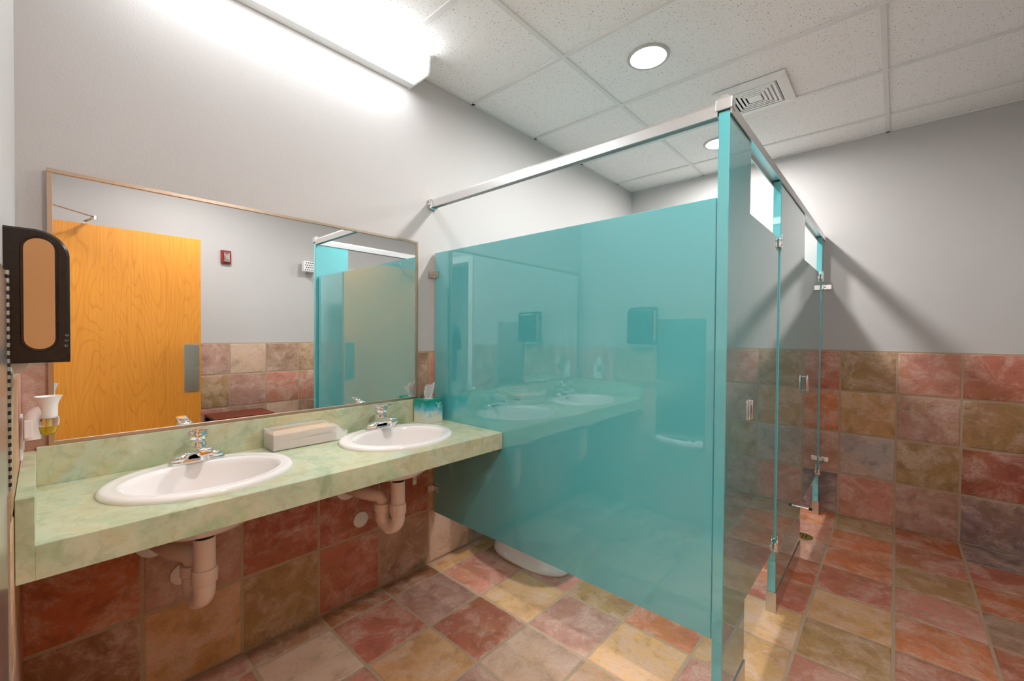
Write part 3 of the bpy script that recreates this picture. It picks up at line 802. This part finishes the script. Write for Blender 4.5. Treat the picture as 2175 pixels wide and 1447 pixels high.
for i in range(17):
    h = .0034; bm = bmesh.new(); j = random.uniform(-.003, .003); z = i*h
    bend = .006*max(0, (i-8)/8)
    rings = []
    for k in range(7):
        x = -.130+.250*k/6 + j
        dz = -bend*(k/6)**2*1.2 + (.0010*math.sin(k+i) if 0 < k < 6 else 0)
        if i > 8: dz += .010*(k/6)
        rings.append([(x, -.0455, z+dz), (x, -.047, z+h*.48+dz), (x, -.0455, z+h*.93+dz), (x, .0455, z+h*.93+dz), (x, .047, z+h*.48+dz), (x, .0455, z+dz)])
    ring_loft(bm, rings); obj('towel', bm, 'kraft', st)

# tissue box
tb = thing('tissue_box', 'teal and white cube tissue box with a tissue sticking out', 'tissue box', (1.402, 1.872, CZ), math.radians(4))
obj('carton', box(-.054, .054, -.054, .054, 0, .125, .0012, 1), 'carton', tb)
bm = bmesh.new(); lathe(bm, [(.026, .1254), (.026, .1258)], n=24); obj('opening', bm, 'white', tb)
def tissue():
    bm = bmesh.new(); NU, NV = 18, 10; g = []
    for v in range(NV+1):
        q = v/NV; row = []
        for u in range(NU+1):
            p = u/NU*2-1
            wdt = .015 + .024*q**.7
            x = p*wdt - .006*q
            y = .010*math.sin(p*4.2+q*1.6)*(.35+q) + .006*math.sin(p*9+1) * q - .004*q
            z = .1240 + .082*q*(1 - .22*max(0, -p)**1.5 - .10*abs(math.sin(p*3.1+.6))*q) + .008*q*p
            row.append(bm.verts.new((x, y, z)))
        g.append(row)
    for a, b in zip(g, g[1:]):
        for i in range(NU): bm.faces.new((a[i], a[i+1], b[i+1], b[i]))
    # a second fold behind
    g = []
    for v in range(NV+1):
        q = v/NV; row = []
        for u in range(NU+1):
            p = u/NU*2-1; wdt = .013+.017*q**.8
            row.append(bm.verts.new((p*wdt+.004*q, .009+.008*math.cos(p*3.4+q)*(.4+q), .1240+.070*q*(1-.2*p*p))))
        g.append(row)
    for a, b in zip(g, g[1:]):
        for i in range(NU): bm.faces.new((a[i], a[i+1], b[i+1], b[i]))
    bmesh.ops.solidify(bm, geom=list(bm.faces), thickness=.0005)
    return bm
obj('tissue', tissue(), 'paper', tb, auto=35)
def text_mesh(name, body, size, mat, parent, loc, rot):
    cu = bpy.data.curves.new(name, 'FONT'); cu.body = body; cu.size = size; cu.align_x = 'CENTER'; cu.align_y = 'CENTER'; cu.extrude = .0003
    tmp = bpy.data.objects.new(name+'_tmp', cu); COL.objects.link(tmp)
    dg = bpy.context.evaluated_depsgraph_get(); me = bpy.data.meshes.new_from_object(tmp.evaluated_get(dg))
    bpy.data.objects.remove(tmp); me.materials.clear(); me.materials.append(M[mat])
    o = bpy.data.objects.new(name, me); COL.objects.link(o); o.parent = parent; o.location = loc; o.rotation_euler = rot
    return o
text_mesh('logo_text', 'Kleenex', .0105, 'paper', tb, (.024, -.0542, .103), (PI/2, 0, 0))
bm = bmesh.new(); prism(bm, [(-.010, .010), (.010, .010), (.0095, 0), (0, -.012), (-.0095, 0)], 'y', -.0544, -.0540); lg = obj('logo_shield', bm, plain('pale_print', srgb(150, 210, 205), .5), tb); lg.location = (.024, 0, .086)

# ------------------------------------------------------------------ left wall things
TX = XL+.008                                   # face of the left wall tile
dsp = thing('towel_dispenser', 'black wall-mounted dispenser with an amber oval side window', 'dispenser', (XL, 1.40, 1.24))
def side_outline(ins=0.0):
    # (x, z) D-shape, flat at the wall, rounded at the room side
    x0, x1, z0, z1 = 0, .092-ins, 0+ins, .275-ins; r = .052-ins*.4; pts = [(x0, z0)]
    pts += [(x1-.012, z0), (x1, z0+.006)] if ins == 0 else [(x1-.02, z0), (x1, z0+.02)]
    for i in range(11):
        a = PI/2*i/10; pts.append((x1-r+r*math.cos(a), z1-r+r*math.sin(a)))
    pts.append((x0, z1)); return pts
bm = bmesh.new(); w2 = .098
rings = []
for y, ins in ((-w2, .006), (-w2+.004, .001), (-w2+.012, 0), (w2-.012, 0), (w2-.004, .001), (w2, .006)):
    o_ = side_outline(0); cx = .046; cz_ = .1375; k = 1-ins/.06
    rings.append([(cx+(p[0]-cx)*k if p[0] > .001 else 0, y, cz_+(p[1]-cz_)*(1-ins/.16)) for p in o_])
ring_loft(bm, rings); obj('body', bm, 'black', dsp, auto=35)
def stadium(cx, cz_, hw, hh, n=12):
    pts = []
    for i in range(n+1): a = PI*i/n; pts.append((cx+hw*math.cos(a), cz_+hh-hw+hw*math.sin(a)))
    for i in range(n+1): a = PI+PI*i/n; pts.append((cx+hw*math.cos(a), cz_-hh+hw+hw*math.sin(a)))
    return pts
for yy, s in ((-w2, -1), (w2, 1)):
    bm = bmesh.new(); ring_loft(bm, [[(p[0], yy, p[1]) for p in stadium(.048, .142, .0265, .118)], [(p[0], yy+.0020*s, p[1]) for p in stadium(.048, .142, .0255, .117)], [(p[0], yy+.0014*s, p[1]) for p in stadium(.048, .142, .0225, .114)]], False, False); obj('window_bezel', bm, 'black', dsp)
    bm = bmesh.new(); ring_loft(bm, [[(p[0], yy, p[1]) for p in stadium(.048, .142, .0222, .1137)], [(p[0], yy+.0015*s, p[1]) for p in stadium(.048, .142, .0215, .113)]]); obj('window', bm, 'amber', dsp)
for k in range(3):
    bm = bmesh.new(); lathe(bm, [(.0024, -w2+.003), (.0024, -w2-.0003), (.0014, -w2+.0004)], (.0865-.0006*k, 0, .058-.011*k), 'y', 12); obj('indicator_ring', bm, 'stainless', dsp)
bm = bmesh.new(); ring_loft(bm, [[(.006, -.06, .002), (.034, -.06, .002), (.034, .06, .002), (.006, .06, .002)], [(.012, -.058, -.022), (.022, -.058, -.022), (.022, .058, -.022), (.012, .058, -.022)]]); obj('paper_tail', bm, 'paper', dsp)
bm = bmesh.new(); ring_loft(bm, [[(.060, -.0972, .001), (.091, -.0972, .001), (.091, -.0972, .03)], [(.060, .0972, .001), (.091, .0972, .001), (.091, .0972, .03)]]); obj('chin_trim', bm, 'black', dsp)

wr = thing('waste_receptacle', 'recessed stainless steel towel and waste cabinet below the black dispenser', 'waste bin', (XL, 1.13, .52))
obj('cabinet', box(.0003, .0030, -.172, .172, 0, .905, .0008, 1), 'stainless', wr)
obj('door_leaf', box(.0031, .0052, -.155, .158, .47, .885, .0008, 1), 'stainless', wr)
hb = bmesh.new(); lathe(hb, [(.0040, .470), (.0040, .905)], (.0052, .1645, 0), 'z', 12); hg = obj('piano_hinge', hb, 'stainless', wr, auto=40)
for k in range(27):
    bm = bmesh.new(); lathe(bm, [(.0043, .478+.0158*k), (.0043, .478+.0158*k+.0075)], (.0052, .1645, 0), 'z', 10); obj('hinge_gap', bm, 'darkmetal', hg)
bm = bmesh.new(); pts = []; rr_ = []
for i in range(25):
    a = PI*i/24; pts.append((.010+.065*math.sin(a), -.150*math.cos(a), .035+.004*math.sin(i*2.1))); rr_.append((.020+.004*math.sin(i*1.3), .024+.004*math.cos(i*1.7)))
sweep(bm, pts, rr_, 14); obj('bin_liner', bm, 'white', wr, smooth=True)['label'] = 'white plastic bin liner rim'

op = thing('outlet_plate', 'white electrical outlet plate on the wall over the counter end', 'outlet', (TX, 1.795, 1.012))
obj('plate', box(0, .006, -.036, .036, -.06, .06, .0025, 2), 'white', op)
for z in (-.021, .021): obj('socket', box(.0061, .0085, -.016, .016, z-.014, z+.014, .002, 1), 'white', op)

af = thing('air_freshener', 'white plug-in air freshener with a glass bulb of yellow oil', 'air freshener', (.012, 1.745, 1.065))
pts = [(-.030, 0, -.055), (-.030, 0, -.02), (-.030, 0, .0)] + [tuple(p) for p in arc((-.012, 0, .0), (-1, 0, 0), (0, 0, 1), .018, 0, PI/2, 8)] + [(-.004, 0, .018), (.006, 0, .018)]
bm = bmesh.new(); sweep(bm, pts, [(.017, .0125)]*len(pts), 20); obj('plug_arm', bm, 'white', af, auto=50)
bm = bmesh.new(); bx(bm, -.045, -.028, -.013, .013, -.05, .0, .003); obj('plug_body', bm, 'white', af)
bm = bmesh.new(); lathe(bm, [(.0180, .0), (.0185, .035), (.0205, .043), (.0265, .058), (.0275, .0605), (.0255, .0605), (.018, .045), (.001, .042)], n=32); obj('funnel', bm, 'white', af, auto=40)
bm = bmesh.new(); lathe(bm, [(.0195, .004), (.0215, .0), (.0220, -.010), (.0200, -.025), (.0150, -.043), (.013, -.046), (.001, -.046)], n=32, cap0=False, cap1=False); obj('glass_bulb', bm, 'glass', af, smooth=True)
bm = bmesh.new(); lathe(bm, [(.0192, -.022), (.0185, -.0265), (.0138, -.042), (.001, -.0442)], n=32); obj('oil', bm, 'liquid', af, auto=60)
bm = bmesh.new(); lathe(bm, [(.0045, .0), (.0045, -.036)], n=12); obj('wick', bm, plain('wick', srgb(236, 216, 130), .8), af)

# ------------------------------------------------------------------ things seen in the mirror
door = thing('door_1', None, None, (-.030, -.385, .012)); door['kind'] = 'structure'; door['label'] = 'honey oak veneer entrance door standing open, seen in the mirror'
obj('slab', box(0, .912, -.022, .022, 0, 2.055, .002, 1), 'oak', door)
bm = bmesh.new(); bx(bm, .800, .900, .0222, .0238, .805, 1.195, .0006, 1)
pl = obj('push_plate', bm, 'stainless', door); pl['label'] = 'steel push plate'
for sx in (.810, .890):
    for z in (.815, 1.0, 1.185):
        bm = bmesh.new(); lathe(bm, [(.004, .0238), (.003, .0255), (.001, .026)], (sx, 0, z), 'y', 10); obj('screw', bm, 'chrome', pl)
bm = bmesh.new(); bx(bm, .12, .36, -.075, -.0225, 1.96, 2.02, .006); cl = obj('closer_body', bm, 'stainless', door)
bm = bmesh.new(); bx(bm, .236, .252, -.058, -.042, 2.02, 2.088)
sweep(bm, [(.244, -.05, 2.084), (.285, .09, 2.092)], [(.012, .005)]*2, 10); sweep(bm, [(.285, .09, 2.096), (-.012, .30, 2.118)], [(.008, .004)]*2, 10)
lathe(bm, [(.013, 2.078), (.013, 2.104)], (.285, .09, 0), 'z', 14); bx(bm, -.022, .0, .26, .34, 2.112, 2.15)
obj('closer_arm', bm, 'stainless', cl)
for z in (.2, 1.03, 1.86):
    bm = bmesh.new(); lathe(bm, [(.008, z-.055), (.008, z+.055)], (-.004, -.026, 0), 'z', 12); obj('hinge', bm, 'stainless', door)

sb = thing('alarm_strobe', 'small red fire alarm strobe with clear lens high on the reflected wall', 'alarm', (1.152, YD, 2.005))
obj('base', box(-.040, .040, .0005, .030, -.060, .060, .004), 'redplastic', sb)
bm = bmesh.new(); ring_loft(bm, [[(-.026, .030, -.048), (.026, .030, -.048), (.026, .030, .048), (-.026, .030, .048)], [(-.022, .050, -.040), (.022, .050, -.040), (.022, .050, .040), (-.022, .050, .040)], [(-.010, .056, -.02), (.010, .056, -.02), (.010, .056, .02), (-.010, .056, .02)]]); obj('lens', bm, 'clearlens', sb)

fr = thing('wall_freshener', 'white perforated wall unit high on the reflected wall beside the stall post', 'air freshener', (1.890, YD, 1.995))
obj('bracket', box(.02, .09, .0005, .05, -.035, .02, .004), 'metalwhite', fr)
obj('case', box(-.075, .06, .05, .115, -.055, .055, .010, 3), 'white', fr)
for a in range(6):
    for b in range(4):
        bm = bmesh.new(); lathe(bm, [(.0065, .1152), (.0065, .1156)], (-.06+.021*a+.010*(b % 2), 0, -.036+.024*b), 'y', 10); obj('vent_hole', bm, 'darkmetal', fr)

tbx = thing('side_table', 'small red-brown wooden table by the tiled wall, reflected in the mirror', 'table', (1.215, -.56, 0))
obj('top', box(-.235, .235, -.17, .17, .545, .567, .003, 1), 'redlac', tbx)
obj('apron', bx(bx(bx(box(-.20, .20, .138, .15, .485, .5445), -.20, .20, -.15, -.138, .485, .5445), -.212, -.20, -.15, .15, .485, .5445), .20, .212, -.15, .15, .485, .5445), 'darkmetal', tbx)
for sx in (-1, 1):
    for sy in (-1, 1):
        obj('leg', box(sx*.215-.014, sx*.215+.014, sy*.153-.014, sy*.153+.014, 0, .5445, .002, 1), 'darkmetal', tbx)

# ------------------------------------------------------------------ photographer in the doorway, visible only as a reflection
def make_person(loc):
    root = thing('person', 'person in dark shirt and trousers standing in the doorway, reflected in the teal panel', 'person', loc)
    V, E_, Rr = [], [], []
    def add(p, r, parent=None):
        V.append(p); Rr.append(r if isinstance(r, tuple) else (r, r)); k = len(V)-1
        if parent is not None: E_.append((parent, k))
        return k
    pel = add((0, 0, .93), (.135, .185)); sp1 = add((0, 0, 1.05), (.125, .170), pel); sp2 = add((.005, 0, 1.20), (.135, .190), sp1); ch = add((0, 0, 1.33), (.125, .205), sp2)
    nk0 = add((.005, 0, 1.425), (.075, .095), ch); nk = add((.015, 0, 1.475), .066, nk0); hd0 = add((.03, 0, 1.535), (.086, .078), nk); hd1 = add((.035, 0, 1.615), (.102, .086), hd0); hd2 = add((.025, 0, 1.685), (.080, .068), hd1)
    hands = []
    for s_ in (-1, 1):
        hp = add((0, .095*s_, .86), .105, pel); th = add((.01, .10*s_, .68), .092, hp); kn = add((.015, .10*s_, .49), .068, th); cf = add((-.005, .10*s_, .34), .064, kn); an = add((-.01, .10*s_, .10), .046, cf); ft = add((.05, .105*s_, .045), (.038, .042), an); add((.16, .115*s_, .035), (.028, .040), ft)
        sh = add((0, .185*s_, 1.375), .074, ch); el = add((-.02, .245*s_, 1.13), .052, sh); fo = add((.10, .19*s_, 1.12), .037, el); wr_ = add((.215, .105*s_, 1.15), .027, fo); pm = add((.265, .075*s_, 1.165), (.022, .034), wr_)
        for q in range(4):
            b0 = add((.292, (.068-.016*q+.02)*s_, 1.185-.012*q), .0095, pm); b1 = add((.318-.003*q, (.055-.013*q+.012)*s_, 1.187-.012*q), .0088, b0); add((.312-.003*q, (.030-.008*q+.012)*s_, 1.184-.012*q), .0078, b1)
        t0 = add((.272, .060*s_, 1.196), .010, pm); add((.290, .036*s_, 1.212), .0085, t0)
    me = bpy.data.meshes.new('body'); me.from_pydata(V, E_, []); o = bpy.data.objects.new('body', me); COL.objects.link(o)
    sk = o.modifiers.new('skin', 'SKIN'); sk.use_smooth_shade = True
    for i, d in enumerate(me.skin_vertices[0].data): d.radius = Rr[i]; d.use_root = (i == 0)
    o.modifiers.new('sub', 'SUBSURF').levels = 2
    dg = bpy.context.evaluated_depsgraph_get(); m2 = bpy.data.meshes.new_from_object(o.evaluated_get(dg)); bpy.data.objects.remove(o)
    m2.name = 'body'; m2.materials.clear()
    for k in ('skin', 'cloth_dark'): m2.materials.append(M[k])
    for p in m2.polygons:
        c = p.center; p.use_smooth = True
        cloth = .06 < c.z < 1.44 and not (c.x > .155 and c.z > 1.0)
        p.material_index = 1 if cloth else 0
    b = bpy.data.objects.new('body', m2); COL.objects.link(b); b.parent = root
    bm = bmesh.new(); bmesh.ops.create_uvsphere(bm, u_segments=24, v_segments=14, radius=1)
    bmesh.ops.delete(bm, geom=[v for v in bm.verts if v.co.z < -.35 or (v.co.z < .62 and v.co.x > .25)], context='VERTS')
    for v_ in bm.verts: v_.co = Vector((v_.co.x*.108+.022, v_.co.y*.092, v_.co.z*.112+1.665))
    obj('hair', bm, 'hair', root, smooth=True)
    for s_ in (-1, 1):
        bm = bmesh.new(); bmesh.ops.create_uvsphere(bm, u_segments=12, v_segments=8, radius=.012); e = obj('eye', bm, 'white', root, smooth=True); e.location = (.118, .031*s_, 1.628)
        bm = bmesh.new(); bmesh.ops.create_uvsphere(bm, u_segments=10, v_segments=6, radius=.018)
        for v_ in bm.verts: v_.co = Vector((v_.co.x, v_.co.y*.4, v_.co.z*1.6))
        e = obj('ear', bm, 'skin', root, smooth=True); e.location = (.03, .082*s_, 1.615)
        bm = bmesh.new(); ring_loft(bm, [oval(.055, .13, .10*s_-.048, .10*s_+.052, 0, 24), oval(.055, .132, .10*s_-.05, .10*s_+.054, .03, 24), oval(.05, .11, .10*s_-.044, .10*s_+.048, .062, 24), oval(.0, .055, .10*s_-.04, .10*s_+.042, .10, 24)]); obj('shoe', bm, 'rubber', root, smooth=True)
    bm = bmesh.new(); ring_loft(bm, [[(.112, -.012, 1.60), (.112, .012, 1.60), (.115, 0, 1.64)], [(.142, -.004, 1.598), (.142, .004, 1.598), (.138, 0, 1.604)]]); obj('nose', bm, 'skin', root)
    bm = bmesh.new(); bx(bm, .112, .124, -.022, .022, 1.566, 1.574, .003); obj('mouth', bm, plain('lips', srgb(170, 100, 92), .5), root)
    return root
make_person((-.52, -.45, 0))
